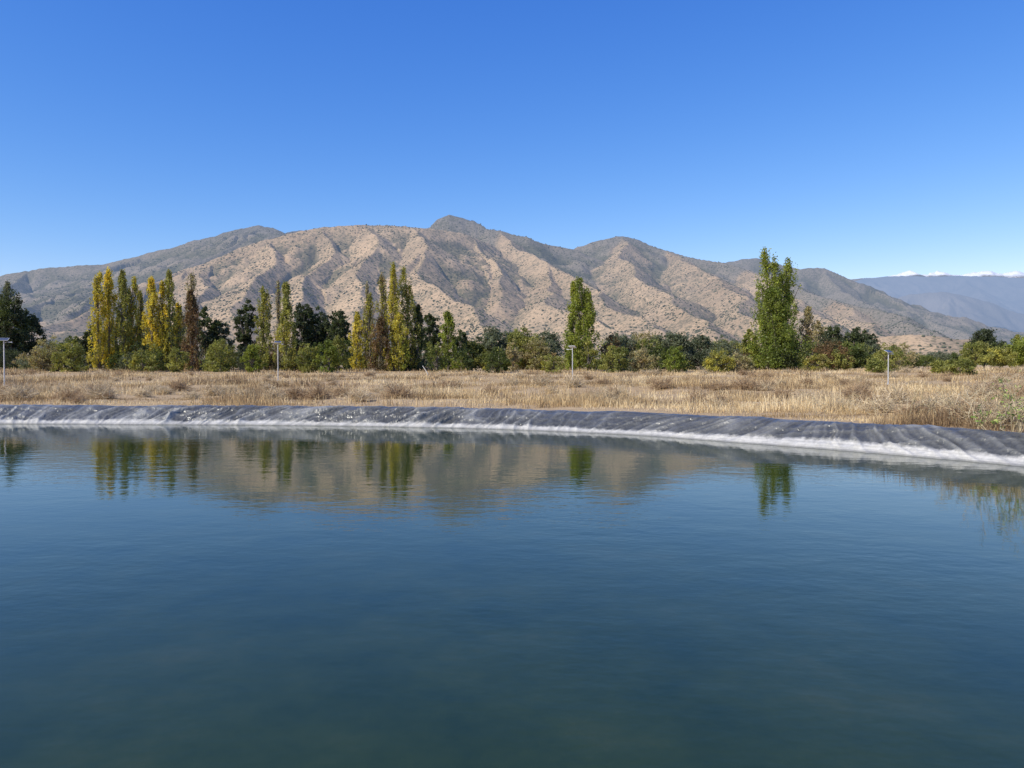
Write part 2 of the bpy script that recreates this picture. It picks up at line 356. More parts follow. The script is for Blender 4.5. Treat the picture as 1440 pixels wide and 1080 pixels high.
ridges = [
    [(-330, 440, 5200), (-150, 408, 5400), (0, 388, 5600), (60, 378, 5700), (130, 372, 5700), (200, 359, 5700), (250, 346, 5700), (300, 333, 5600), (345, 320, 5600), (372, 315, 5600), (392, 320, 5600), (412, 329, 5700), (430, 324, 5900), (465, 322, 5900), (500, 332, 5900)],
    [(370, 317, 5600), (330, 350, 5050), (250, 384, 4500), (160, 415, 3900), (100, 442, 3300)],
    [(200, 361, 5700), (130, 398, 4900), (60, 425, 4100), (0, 450, 3400)],
    [(40, 384, 5650), (-40, 420, 4700), (-120, 450, 3800)],
    [(50, 462, 2900), (150, 432, 3300), (215, 405, 3600), (260, 383, 3850), (300, 364, 4000), (335, 350, 4050), (370, 341, 4100), (420, 332, 4150), (470, 322, 4150), (512, 317, 4150), (570, 319, 4200), (610, 322, 4300), (650, 333, 4400), (690, 345, 4600)],
    [(300, 366, 4000), (285, 400, 3450), (262, 432, 2900), (250, 455, 2450)],
    [(380, 341, 4100), (375, 365, 3700), (345, 395, 3250), (330, 425, 2850), (310, 452, 2400)],
    [(470, 323, 4150), (465, 350, 3750), (440, 385, 3300), (420, 420, 2800), (395, 455, 2300)],
    [(515, 318, 4150), (530, 345, 3700), (515, 385, 3250), (520, 420, 2800), (500, 455, 2300)],
    [(572, 320, 4200), (600, 350, 3750), (610, 385, 3300), (650, 420, 2800), (690, 455, 2350), (720, 478, 1950)],
    [(600, 352, 3750), (570, 400, 3100), (590, 440, 2600)],
    [(652, 334, 4400), (680, 362, 4000), (700, 395, 3600), (722, 425, 3200)],
    [(606, 322, 5100), (616, 309, 5100), (624, 305, 5100), (632, 302, 5100), (645, 305, 5100), (664, 310, 5100), (676, 316, 5080), (686, 322, 5050)],
    [(700, 326, 5000), (735, 352, 4500), (775, 372, 4000), (765, 405, 3450), (800, 435, 2900), (850, 462, 2400)],
    [(775, 372, 4000), (830, 400, 3400), (880, 440, 2800), (905, 465, 2300)],
    [(800, 352, 5500), (830, 341, 5500), (855, 336, 5500), (880, 332, 5500), (905, 338, 5500), (945, 350, 5400), (1000, 364, 5200), (1050, 378, 5000), (1110, 398, 4600), (1180, 422, 4100), (1240, 440, 3600), (1300, 460, 3000), (1345, 478, 2600)],
    [(882, 334, 5500), (868, 362, 4700), (900, 388, 4000), (935, 412, 3400), (960, 440, 2800), (985, 468, 2200)],
    [(950, 352, 5400), (985, 380, 4500), (1030, 408, 3700), (1050, 440, 2950), (1090, 468, 2300)],
    [(1050, 379, 5000), (1090, 410, 4100), (1130, 438, 3300), (1180, 465, 2550)],
    [(1180, 423, 4100), (1200, 445, 3400), (1240, 470, 2600)],
    [(1000, 372, 6600), (1035, 366, 6600), (1060, 363, 6600), (1090, 371, 6600), (1120, 378, 6500), (1160, 377, 6500), (1185, 388, 6400), (1215, 405, 6200), (1260, 425, 5900), (1310, 448, 5500), (1370, 468, 5000)],
    [(1160, 379, 6500), (1190, 412, 5700), (1240, 440, 4900), (1290, 466, 4000)],
    [(684, 323, 5050), (705, 325, 5000), (740, 334, 4950), (770, 345, 4950), (800, 351, 4950)],
    [(1190, 490, 1900), (1250, 482, 1850), (1300, 476, 1800), (1345, 480, 1800), (1400, 488, 1800)],
]
ncol = 1350; nrow = 580
uu = np.linspace(-1.15, 1.0, ncol); yy = np.geomspace(1250, 7300, nrow)
U_, Y_ = np.meshgrid(uu, yy); X_ = U_ * Y_
base = 4 + (Y_ - 1250) * .016
MH, GUL, BK = ridge_height(X_, Y_, ridges, .60, base, gA=38, steep={12: 1.05}, warp=85, backs=(0, 1, 2, 3, 12, 15, 20, 21, 22))
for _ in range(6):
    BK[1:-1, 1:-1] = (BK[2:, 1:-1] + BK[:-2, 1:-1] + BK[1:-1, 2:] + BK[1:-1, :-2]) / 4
edge = sstep(1250, 1600, Y_); MH = MH * edge + (1 - edge) * 1.0
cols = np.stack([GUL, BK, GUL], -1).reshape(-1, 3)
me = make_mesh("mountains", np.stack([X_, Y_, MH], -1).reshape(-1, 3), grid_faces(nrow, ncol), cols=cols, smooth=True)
obj("mountains", me, mountain_mat(), kind="structure")

fr = [[(1100, 420, 12500), (1180, 400, 13000), (1215, 391, 13500), (1260, 388, 13500), (1300, 389, 13500), (1345, 388, 13500), (1400, 389, 13500), (1450, 392, 13500), (1550, 384, 13500), (1700, 395, 13500)],
      [(1215, 392, 13500), (1260, 415, 12000), (1300, 440, 10500)], [(1350, 389, 13500), (1385, 420, 11500), (1420, 445, 10000)],
      [(1335, 435, 8200), (1330, 445, 7900)], [(900, 430, 12500), (1100, 420, 12500)]]
uu = np.linspace(.15, 1.05, 560); yy = np.geomspace(7400, 15500, 300); U2, Y2 = np.meshgrid(uu, yy); X2 = U2 * Y2
H2, g2, _b = ridge_height(X2, Y2, fr, .62, 10 + 0 * Y2, gA=90, gf=420., seed=80)
nr = [[(1180, 452, 8000), (1240, 428, 8000), (1290, 413, 8000), (1335, 410, 8000), (1370, 420, 8000), (1410, 434, 8000), (1450, 444, 8000), (1600, 440, 8000)],
      [(1335, 412, 8000), (1330, 440, 7600)], [(1290, 414, 8000), (1270, 445, 7600)]]
Hn, gn, _b = ridge_height(X2, Y2, nr, .75, 10 + 0 * Y2, gA=50, gf=300., seed=90)
H2 = np.maximum(np.where(Y2 < 10500, np.minimum(H2, Hn), H2), Hn)
obj("far_hills", make_mesh("far_hills", np.stack([X2, Y2, H2], -1).reshape(-1, 3), grid_faces(300, 560), smooth=True), far_mat(), kind="structure")
sr = [[(1150, 400, 36000), (1205, 392, 36000), (1240, 390, 36000), (1262, 386, 36000), (1276, 380, 36000), (1290, 387, 36000), (1305, 386, 36000), (1318, 380, 36000), (1332, 386, 36000), (1350, 387, 36000), (1368, 383, 36000), (1390, 381, 36000), (1408, 385, 36000), (1425, 381, 36000), (1440, 384, 36000), (1500, 378, 36000), (1650, 386, 36000)]]
uu = np.linspace(.35, .95, 420); yy = np.geomspace(30000, 38000, 100); U2, Y2 = np.meshgrid(uu, yy); X2 = U2 * Y2
H2, g2, _b = ridge_height(X2, Y2, sr, .6, 10 + 0 * Y2, gA=150, gf=900., seed=120)
obj("snow_mountains", make_mesh("snow_mountains", np.stack([X2, Y2, H2], -1).reshape(-1, 3), grid_faces(100, 420), smooth=True), far_mat(True), kind="structure")

# hillside scrub (uncountable)
ico_v = []; ph = (1 + 5 ** .5) / 2
for a in (-1, 1):
    for b in (-ph, ph): ico_v += [(a, b, 0), (0, a, b), (b, 0, a)]
ico_v = np.array(ico_v) / math.hypot(1, ph)
ico_f = []
dm = np.linalg.norm(ico_v[:, None] - ico_v[None], axis=2); el = dm[dm > 1e-6].min() * 1.01
for a, b, c in itertools.combinations(range(12), 3):
    if dm[a, b] < el and dm[b, c] < el and dm[a, c] < el:
        n = np.cross(ico_v[b] - ico_v[a], ico_v[c] - ico_v[a])
        ico_f.append((a, b, c) if n @ ico_v[a] > 0 else (a, c, b))
ico_f = np.array(ico_f)
cand = 560000
ri = rng.integers(5, nrow - 90, cand); ci = rng.integers(0, ncol, cand)
dn = .50 + .7 * fbm(X_[ri, ci] / 260, Y_[ri, ci] / 260, 4, 150) + 1.3 * (GUL[ri, ci] - .5) + .15 * BK[ri, ci]
keep = rng.random(cand) < np.clip(dn, .08, 1) * .32 * (Y_[ri, ci] / 4500) ** 1.1
ri, ci = ri[keep], ci[keep]; n = len(ri)
pc = np.stack([X_[ri, ci], Y_[ri, ci], MH[ri, ci]], 1)
sz = rng.uniform(1.5, 4.3, n) * (.7 + .6 * rng.random(n))
vv = ico_v[None] * (1 + .3 * rng.normal(size=(n, 12, 1))) * sz[:, None, None] * np.array([1, 1, .75]) + pc[:, None] + np.array([0, 0, 1.0])
sc_col = np.repeat(np.array([.08, .082, .04]) * rng.uniform(.6, 1.5, (n, 1)), 12, 0)
def scrub_mat():
    m, nt = new_mat("hillside_scrub_foliage")
    at = N(nt, 'ShaderNodeAttribute', attribute_name="tint"); b = N(nt, 'ShaderNodeBsdfDiffuse'); L(nt, at.outputs['Color'], b.inputs[0])
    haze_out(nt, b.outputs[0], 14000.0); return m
me = make_mesh("hillside_scrub", vv.reshape(-1, 3), (ico_f[None] + np.arange(n)[:, None, None] * 12).reshape(-1, 3), cols=sc_col)
obj("hillside_scrub", me, scrub_mat(), kind="stuff")

# ------------------------------------------------------------ trees
def leaf_quads(P, size, cols, rg, flat=.6):
    n = len(P)
    a = rg.normal(size=(n, 3)); a /= np.linalg.norm(a, axis=1)[:, None]
    b = np.cross(a, rg.normal(size=(n, 3))); b /= np.linalg.norm(b, axis=1)[:, None] + 1e-9
    s = (size * rg.uniform(.6, 1.3, n))[:, None]
    V = np.stack([P - a * s, P - b * s * flat, P + a * s, P + b * s * flat], 1).reshape(-1, 3)
    return V, np.arange(n * 4).reshape(-1, 4), np.repeat(cols, 4, 0)
def cluster_leaves(C, rad, ccol, per, rg):
    n = len(C); idx = np.repeat(np.arange(n), per)
    d = rg.normal(size=(len(idx), 3)); d /= np.linalg.norm(d, axis=1)[:, None]
    r = rg.random(len(idx)) ** .5 * rg.uniform(.8, 1.3, len(idx))
    P = C[idx] + d * r[:, None] * rad[idx]
    return P, ccol[idx] * rg.uniform(.7, 1.3, (len(idx), 1))
def pal_cols(pal, t, rg):
    pal = np.array(pal); k = np.clip(t, 0, .999) * (len(pal) - 1); i = k.astype(int); f = (k - i)[:, None]
    return pal[i] * (1 - f) + pal[np.minimum(i + 1, len(pal) - 1)] * f
def poplar_mesh(h, w, pal, dens, rg, leaders=1, low=.05):
    pt = [0, .05, .15, .35, .6, .78, .9, 1]; pv = [.65, .9, 1.02, 1, .84, .62, .40, .13]
    nc = int(44 + h * w * 1.9)
    t = low + (1 - low) * ((np.arange(nc) + rg.random(nc)) / nc) ** .95
    lead = rg.integers(0, leaders, nc); la = rg.random() * 6.28 + np.arange(leaders) * 6.28 / leaders; lr = (w * .22 if leaders > 1 else 0) * np.ones(leaders); lh = np.concatenate([[1], rg.uniform(.80, .94, max(0, leaders - 1))])
    ang = rg.random(nc) * 6.28; rr = w / 2 * np.interp(t, pt, pv) * rg.uniform(0, 1.08, nc) ** .6 * (.70 if leaders > 1 else .88)
    asym = 1 + .25 * np.sin(ang * 2 + t * 7 + rg.random() * 6)
    tl = 1 - .45 * t
    C = np.stack([np.cos(ang) * rr * asym + np.cos(la[lead]) * lr[lead] * tl, np.sin(ang) * rr * asym + np.sin(la[lead]) * lr[lead] * tl, t * h * lh[lead]], 1)
    rad = np.stack([np.full(nc, w * .10) * rg.uniform(.5, 1.4, nc)] * 2 + [np.full(nc, h * .055) * rg.uniform(.6, 1.7, nc)], 1)
    rad = np.maximum(rad, .3); rad[:, :2] *= (.55 + .45 * np.interp(t, [0, .8, 1], [1, 1, .5]))[:, None]
    C[:, 2] = np.minimum(C[:, 2], h - rad[:, 2] * .95); C[:, 2] = np.maximum(C[:, 2], rad[:, 2] * .8 + .2)
    tc = np.clip(.5 + .45 * fbm(C[:, 0] * .4 + rg.random() * 99, C[:, 2] * .22, 2, 3) + rg.normal(0, .12, nc), 0, 1)
    cc = pal_cols(pal, tc, rg) * rg.uniform(.72, 1.28, (nc, 1))
    per = np.maximum(4, (rg.uniform(.35, 1.65, nc) * 52 * dens).astype(int))
    P, col = cluster_leaves(C, rad, cc, per, rg)
    lv = leaf_quads(P, .165, col, rg)
    parts = []; tr = .011 * h + .06
    bend = rg.normal(0, .15, 2)
    parts.append(tube([(bend[0] * math.sin(k), bend[1] * math.sin(k * 1.3), h * .9 * k / 8) for k in range(9)], [tr * (1 - k / 8.4) for k in range(9)]))
    nb = 26 if dens > .5 else 60
    for j in rg.choice(nc, min(nc, nb), replace=False):
        c = C[j]; z0 = max(.6, c[2] - h * .22 * rg.uniform(.6, 1.1))
        parts.append(tube([(0, 0, z0), (c[0] * .55, c[1] * .55, z0 + (c[2] - z0) * .45), (c[0] * 1.05, c[1] * 1.05, c[2] + rad[j, 2] * .9)], [tr * .38, tr * .25, .03], 5))
    return lv, join(parts)
def broad_mesh(h, w, pal, dens, rg, low=.12, leaf=.2):
    nc = int(36 + h * w * 1.6)
    d = rg.normal(size=(nc, 3)); d /= np.linalg.norm(d, axis=1)[:, None]; r = rg.uniform(.2, 1, nc) ** .5
    lumps = 1 + .22 * np.sin(np.arctan2(d[:, 1], d[:, 0]) * 3 + rg.random() * 6) + .15 * np.sin(d[:, 2] * 5 + rg.random() * 6)
    zc = h * (1 + low) / 2; hz = h * (1 - low) / 2 * .9
    C = np.stack([d[:, 0] * r * w * .43 * lumps, d[:, 1] * r * w * .43 * lumps, zc + d[:, 2] * r * hz], 1)
    cr = np.maximum(.35, w * .095) * rg.uniform(.6, 1.4, nc); rad = np.stack([cr, cr, cr * .85], 1)
    tc = np.clip(.5 + .4 * perlin(C[:, 0] * .3 + rg.random() * 99, C[:, 2] * .3, 3) + rg.normal(0, .15, nc), 0, 1)
    cc = pal_cols(pal, tc, rg) * rg.uniform(.78, 1.22, (nc, 1))
    per = np.maximum(5, (rg.uniform(.6, 1.4, nc) * 50 * dens).astype(int))
    P, col = cluster_leaves(C, rad, cc, per, rg); P[:, 2] = np.maximum(P[:, 2], .05)
    lv = leaf_quads(P, leaf, col, rg)
    parts = []; tr = .018 * h + .05
    parts.append(tube([(0, 0, 0), (.1, .05, h * .25), (.05, -.1, h * .55)], [tr, tr * .8, tr * .4]))
    for j in rg.choice(nc, min(nc, 14), replace=False):
        c = C[j]; z0 = h * rg.uniform(.1, .4)
        parts.append(tube([(0, 0, z0), (c[0] * .5, c[1] * .5, (z0 + c[2]) / 2), tuple(c)], [tr * .45, tr * .3, .025], 5))
    return lv, join(parts)
G1 = (.10, .13, .032); G2 = (.175, .22, .042); G3 = (.26, .29, .055); DK = (.05, .066, .038); DK2 = (.088, .106, .056); GY = (.17, .19, .12)
YL = (.88, .68, .07); YO = (.56, .48, .08); OL = (.29, .29, .08); BR = (.34, .25, .12); RB = (.22, .13, .065); TN = (.40, .34, .19)
PAL = dict(green=[G1, G2, G3], lime=[(.14, .18, .035), (.25, .29, .05), (.40, .42, .07)], bright=[G2, G3, (.32, .34, .07)], yellow=[YO, YO, YL], olive=[OL, OL, YO], mixed=[G2, YO, OL], dark=[DK, DK2, G1], greyg=[DK2, GY, (.22, .24, .15)],
           brown=[BR, OL, YO], bare=[BR, TN, OL], rust=[DK2, RB, BR], shrub=[DK2, G1, OL], shrub2=[G1, OL, (.36, .34, .09)], tan=[OL, TN, BR])
WORD = dict(green="green", lime="yellow-green", bright="bright green", yellow="yellow autumn", olive="olive green", mixed="yellowing green", dark="dark green", greyg="grey-green", brown="brown autumn", bare="half-bare brown", rust="rusty brown", shrub="dark olive", shrub2="olive green", tan="dry tan")
def plant(kind, px, D, top, wpx, pal, dens=1.0, leaders=1, low=None, leaf=.2):
    x = (px - 720) / F * D; zg = float(gh(np.array([x]), np.array([D]))[0])
    h = CH + (HY - top) / F * D - zg; w = wpx / F * D
    rg = np.random.default_rng(abs(int(px * 13 + D * 7 + top)))
    if kind == 'poplar':
        lv, wd = poplar_mesh(h, w * 1.3, PAL[pal], dens, rg, leaders, .03 if low is None else low); nm = "poplar_tree"
        lab = f"tall narrow {WORD[pal]} poplar tree standing beyond the dry field"; cat = "tree"; grp = "row of trees beyond the field"
    elif kind == 'broad':
        lv, wd = broad_mesh(h, w * 1.15, PAL[pal], dens, rg, .04 if low is None else low, leaf); nm = "broadleaf_tree"
        lab = f"rounded {WORD[pal]} broadleaf tree behind the dry field"; cat = "tree"; grp = "row of trees beyond the field"
    else:
        lv, wd = broad_mesh(h, w, PAL[pal], dens, rg, -.25 if low is None else low, leaf * .75); nm = "shrub"
        lab = f"bushy {WORD[pal]} shrub at the edge of the dry field"; cat = "shrub"; grp = "shrubs along the field edge"
    e = bpy.data.objects.new(nm, None); COL.objects.link(e); e.location = (x, D, zg - .05); e.empty_display_size = .5
    e["label"] = lab; e["category"] = cat; e["group"] = grp
    obj("trunk", make_mesh("trunk", wd[0], wd[1], smooth=True), BARK, e)
    obj("crown", make_mesh("crown", lv[0], lv[1], cols=lv[2]), LEAF, e)
P_ = 'poplar'; B_ = 'broad'; S_ = 'shrub'
T = [
 (B_, 15, 150, 404, 46, 'dark', 1.0), (B_, 42, 155, 432, 34, 'dark', 1.0), (P_, 12, 152, 395, 20, 'greyg', .5), (B_, -30, 150, 420, 50, 'dark'), (B_, -75, 150, 440, 50, 'dark'),
 (P_, 139, 135, 381, 20, 'yellow', .7, 2), (P_, 154, 137, 377, 20, 'yellow', .8), (P_, 174, 137, 379, 20, 'olive', .7), (P_, 186, 139, 388, 19, 'mixed', .6, 2), (P_, 198, 141, 408, 16, 'brown', .4),
 (P_, 214, 137, 389, 20, 'yellow', .75), (P_, 228, 138, 395, 19, 'yellow', .6, 2), (P_, 239, 138, 379, 18, 'olive', .55), (P_, 252, 141, 425, 14, 'yellow', .5),
 (P_, 271, 136, 383, 22, 'bare', .2), (P_, 269, 132, 408, 24, 'rust', .75), (B_, 291, 150, 428, 34, 'dark'), (B_, 310, 152, 447, 30, 'greyg'), (B_, 128, 148, 450, 22, 'dark'),
 (B_, 165, 152, 445, 40, 'greyg', .8), (B_, 205, 152, 440, 40, 'greyg', .8), (B_, 247, 152, 435, 40, 'greyg', .8), (B_, 80, 150, 478, 46, 'greyg', .8), (B_, 105, 148, 470, 36, 'shrub', .8),
 (B_, 346, 145, 415, 30, 'dark', 1.1), (P_, 371, 138, 403, 22, 'olive', .7), (P_, 403, 137, 395, 26, 'olive', .7, 2), (P_, 392, 142, 393, 12, 'bare', .2), (B_, 424, 150, 421, 32, 'dark'), (B_, 444, 152, 426, 38, 'dark', 1.1), (B_, 476, 150, 432, 36, 'dark', 1.1), (B_, 462, 154, 440, 30, 'greyg'),
 (P_, 503, 136, 438, 19, 'yellow', .7), (P_, 520, 136, 412, 20, 'brown', .4), (P_, 517, 138, 396, 12, 'bare', .15), (P_, 538, 136, 384, 18, 'brown', .3), (P_, 554, 136, 369, 24, 'mixed', .6, 2), (P_, 572, 138, 374, 28, 'olive', .6, 2), (P_, 535, 134, 445, 30, 'rust', .6), (P_, 562, 134, 440, 30, 'mixed', .6),
 (P_, 588, 140, 428, 18, 'dark', 1.0), (B_, 606, 147, 434, 30, 'dark', 1.1), (P_, 630, 132, 437, 24, 'lime', .9), (B_, 648, 148, 462, 26, 'dark'), (B_, 690, 150, 456, 42, 'greyg', 1.0), (B_, 668, 150, 478, 34, 'shrub'), (B_, 712, 152, 464, 38, 'greyg'),
 (B_, 735, 148, 458, 48, 'shrub2', .9), (B_, 768, 150, 462, 46, 'greyg', .8), (P_, 807, 136, 396, 22, 'lime', .85), (P_, 821, 135, 390, 38, 'lime', .95, 3), (B_, 870, 146, 466, 48, 'greyg'), (B_, 905, 148, 464, 46, 'tan', .7), (B_, 948, 138, 466, 58, 'greyg', 1.2), (B_, 985, 142, 470, 46, 'greyg'), (B_, 1022, 142, 474, 46, 'shrub2'),
 (P_, 1081, 137, 347, 36, 'lime', .75, 2), (P_, 1104, 140, 362, 36, 'lime', .65, 3), (P_, 1093, 136, 402, 56, 'green', .8, 3), (B_, 1056, 140, 455, 22, 'shrub2'),
 (P_, 1136, 140, 430, 24, 'bare', .45), (B_, 1150, 150, 448, 32, 'tan', .6), (B_, 1170, 155, 456, 40, 'dark'), (B_, 1203, 158, 459, 40, 'dark', 1.1), (B_, 1224, 156, 466, 28, 'dark'), (B_, 1190, 145, 478, 50, 'shrub'),
 (B_, 1384, 190, 457, 40, 'dark', 1.1), (B_, 1372, 185, 478, 40, 'shrub2'), (B_, 1405, 170, 486, 40, 'olive'), (B_, 1438, 175, 472, 44, 'bright', 1.1), (B_, 1478, 170, 465, 50, 'green'), (B_, 1530, 170, 470, 60, 'dark'), (P_, 1430, 182, 470, 14, 'olive'),
 (B_, 1285, 210, 497, 44, 'shrub'), (B_, 1315, 230, 495, 40, 'greyg'), (B_, 1340, 240, 496, 36, 'shrub'), (B_, 1258, 200, 490, 36, 'tan'),
 (S_, 355, 122, 481, 34, 'bright', 1.1), (S_, 310, 124, 474, 54, 'shrub2', 1.0), (S_, 432, 122, 477, 40, 'shrub2'), (S_, 462, 121, 474, 38, 'green'), (S_, 1350, 95, 500, 50, 'shrub2'), (S_, 1325, 100, 504, 34, 'shrub2'), (S_, 1235, 105, 503, 40, 'shrub2'), (S_, 778, 118, 496, 40, 'olive', .7), (S_, 1010, 118, 488, 50, 'brown'), (S_, 1040, 120, 492, 44, 'tan'), (S_, 950, 118, 484, 40, 'green'),
 (S_, 100, 124, 478, 50, 'shrub2'), (S_, 60, 126, 486, 50, 'bare'), (S_, 200, 122, 490, 46, 'olive'), (S_, 250, 121, 488, 40, 'shrub2'), (S_, 865, 120, 482, 46, 'shrub2'), (S_, 905, 121, 486, 44, 'tan'), (S_, 700, 122, 486, 44, 'shrub'), (S_, 1180, 124, 490, 50, 'shrub2'), (S_, 1150, 122, 492, 40, 'brown'),
]
for t in T: plant(*t)
r2 = np.random.default_rng(99)
for px in np.arange(-120, 1280, 17.5):
    D = r2.uniform(122, 150); top = r2.uniform(464, 503)
    if 560 < px < 1300: top += 3
    plant(S_, px + r2.uniform(-6, 6), D, top, r2.uniform(22, 60), str(r2.choice(['shrub', 'shrub2', 'greyg', 'greyg', 'dark', 'tan', 'shrub', 'brown', 'rust'])), r2.uniform(.6, 1.0))
n = 900; Dd = r2.uniform(420, 1150, n); uu = r2.uniform(-1.0, 1.0, n); cx = uu * Dd
hgt = r2.uniform(4, 9, n); nl = 70
idx = np.repeat(np.arange(n), nl); d = r2.normal(size=(n * nl, 3)); d /= np.linalg.norm(d, axis=1)[:, None]
rr = r2.random(n * nl) ** .4
Pq = np.stack([cx[idx] + d[:, 0] * rr * hgt[idx] * .55, Dd[idx] + d[:, 1] * rr * hgt[idx] * .55, 3 + hgt[idx] * .5 + d[:, 2] * rr * hgt[idx] * .55], 1)
cw = pal_cols(PAL['shrub'], r2.random(n), r2)[idx] * r2.uniform(.7, 1.4, (n * nl, 1))
lv = leaf_quads(Pq, .8, cw, r2)
obj("distant_woods", make_mesh("distant_woods", lv[0], lv[1], cols=lv[2]), LEAF, kind="stuff")

# ------------------------------------------------------------ dry grass
def blades(bx, by, bz, h, wd, lean, cols, rg):
    n = len(bx); a = rg.random(n) * 6.28; la = rg.random(n) * 6.28
    ax = np.stack([np.cos(a), np.sin(a), np.zeros(n)], 1) * wd[:, None] * .5
    B = np.stack([bx, by, bz - .03], 1); ld = np.stack([np.cos(la), np.sin(la), np.zeros(n)], 1) * (lean * h)[:, None]
    up = np.array([0, 0, 1.])
    M = B + ld * .35 + up * (h * .55)[:, None]; Tp = B + ld + up * h[:, None] * np.sqrt(np.maximum(.2, 1 - lean[:, None] ** 2))
    V = np.stack([B - ax, B + ax, M + ax * .7, M - ax * .7, Tp + ax * .15, Tp - ax * .15], 1).reshape(-1, 3)
    k = np.arange(n)[:, None] * 6
    Fq = np.concatenate([k + np.array([[0, 1, 2, 3]]), k + np.array([[3, 2, 4, 5]])])
    return V, Fq, np.repeat(cols, 6, 0)
n = 130000
Dg = np.exp(r2.uniform(math.log(16), math.log(138), n)); ug = r2.uniform(-1.0, .95, n); xg = ug * Dg
pd = pond_dist(xg, Dg)
dens = .50 + 1.5 * fbm(xg * .09, Dg * .16, 4, 60)
track = (np.abs(pd - 19 - 2 * perlin(xg * .03, Dg * .0, 77)) < 1.5) | (np.abs(pd - 44) < 2)
ok = (~inside(xg, Dg)) & (pd > 1.75) & (r2.random(n) < np.clip(dens, .07, 1)) & (~(track & (r2.random(n) < .88))) & (r2.random(n) < .22 + .78 * sstep(2.0, 5.0, pd + 1.8 * fbm(xg * .3, Dg * .3, 2, 70)))
xg, Dg, pd = xg[ok], Dg[ok], pd[ok]; zg = gh(xg, Dg); nt_ = len(xg)
patch = fbm(xg * .13, Dg * .18, 4, 61); hh = (.21 + .48 * np.clip(patch, -.3, 1)) * r2.uniform(.4, 1.9, nt_)
hh *= .5 + .5 * sstep(1.7, 4.5, pd)
PB = 7; ti = np.repeat(np.arange(nt_), PB); nb = len(ti)
spread = .16 + .003 * Dg[ti]
bx = xg[ti] + r2.normal(0, 1, nb) * spread; by = Dg[ti] + r2.normal(0, 1, nb) * spread
h = hh[ti] * r2.uniform(.5, 1.2, nb); wd = .009 + .0005 * Dg[ti]
tone = fbm(xg * .10, Dg * .2, 4, 62) * 1.9 + .35 * r2.normal(size=nt_)
gc = pal_cols([(.24, .165, .095), (.45, .32, .17), (.66, .50, .27), (.80, .65, .40)], np.clip(.48 + .45 * tone, 0, 1), r2)[ti] * r2.uniform(.75, 1.25, (nb, 1))
lv = blades(bx, by, zg[ti], h, wd, np.clip(np.abs(r2.normal(0, .55, nb)), 0, .93), gc, r2)
obj("dry_grass", make_mesh("dry_grass", lv[0], lv[1], cols=lv[2]), STRAW, kind="stuff")

# dry tumbleweed bushes
def bush_mesh(h, w, cols, n, rg, tw=.02):
    V = []; Fq = []; Cc = []; o = 0
    for i in range(n):
        a = rg.random() * 6.28; el = math.asin(rg.uniform(.05, 1)) ; l = rg.uniform(.45, 1.15)
        d = np.array([math.cos(a) * math.cos(el) * w / 2, math.sin(a) * math.cos(el) * w / 2, math.sin(el) * h]) * l
        p0 = np.array([rg.normal(0, .06), rg.normal(0, .06), 0]); side = np.cross(d, rg.normal(size=3)); side /= np.linalg.norm(side)
        p = [p0, p0 + d * .4 + np.array([0, 0, .08 * h]), p0 + d * .75 + rg.normal(0, .05, 3), p0 + d + rg.normal(0, .06, 3)]
        ww = [tw, tw * .8, tw * .6, tw * .25]
        for q, x in zip(p, ww): V += [q - side * x / 2, q + side * x / 2]
        for k in range(3): Fq.append((o + 2 * k, o + 2 * k + 1, o + 2 * k + 3, o + 2 * k + 2))
        c = np.array(cols[rg.integers(len(cols))]) * rg.uniform(.7, 1.3); Cc += [c] * 8; o += 8
        for s in range(6):
            t = rg.uniform(.35, 1); b = p0 + d * t; e = b + rg.normal(0, .18, 3) * np.array([1, 1, .8]) * h + np.array([0, 0, .05])
            V += [b - side * tw * .3, b + side * tw * .3, e + side * tw * .15, e - side * tw * .15]; Fq.append((o, o + 1, o + 2, o + 3)); Cc += [c * 1.1] * 4; o += 4
    V = np.array(V); V[:, 2] = np.maximum(V[:, 2], -.04)
    return make_mesh("dry_bush", V, np.array(Fq), cols=np.array(Cc))
bm = []
for k in range(6):
    rg = np.random.default_rng(300 + k)
    c = [(.38, .27, .16), (.48, .35, .21), (.28, .19, .11)] if k < 3 else [(.52, .42, .27), (.64, .52, .34), (.40, .31, .19)]
    m = bush_mesh(1.0, 2.2, c, 200, rg, .032); m.materials.append(STRAW); bm.append(m)
spots = [(120, 0, 44), (150, 0, 42), (95, 0, 40), (60, 0, 50), (30, 0, 41), (200, 0, 45), (110, 0, 39), (135, 0, 47), (250, 0, 56), (300, 0, 48), (345, 0, 42), (420, 0, 52), (480, 0, 48), (640, 0, 60), (690, 0, 50), (760, 0, 60), (850, 0, 38), (870, 0, 46), (930, 0, 52), (980, 0, 40), (1050, 0, 50), (1130, 0, 40), (1180, 0, 32), (1240, 0, 30), (1290, 0, 28), (1340, 0, 25), (1365, 0, 24), (1390, 0, 23.5), (1420, 0, 23.3), (1010, 0, 35), (1100, 0, 44), (560, 0, 44), (1200, 0, 42), (1260, 0, 38), (1310, 0, 33), (1350, 0, 34), (1400, 0, 30), (1430, 0, 28), (1440, 0, 36), (1380, 0, 40), (1410, 0, 26), (1330, 0, 29), (1225, 0, 33), (1160, 0, 35)]
n0 = len(spots)
for i in range(130):
    spots.append((r2.uniform(-60, 1500), 0, r2.uniform(40, 112)))
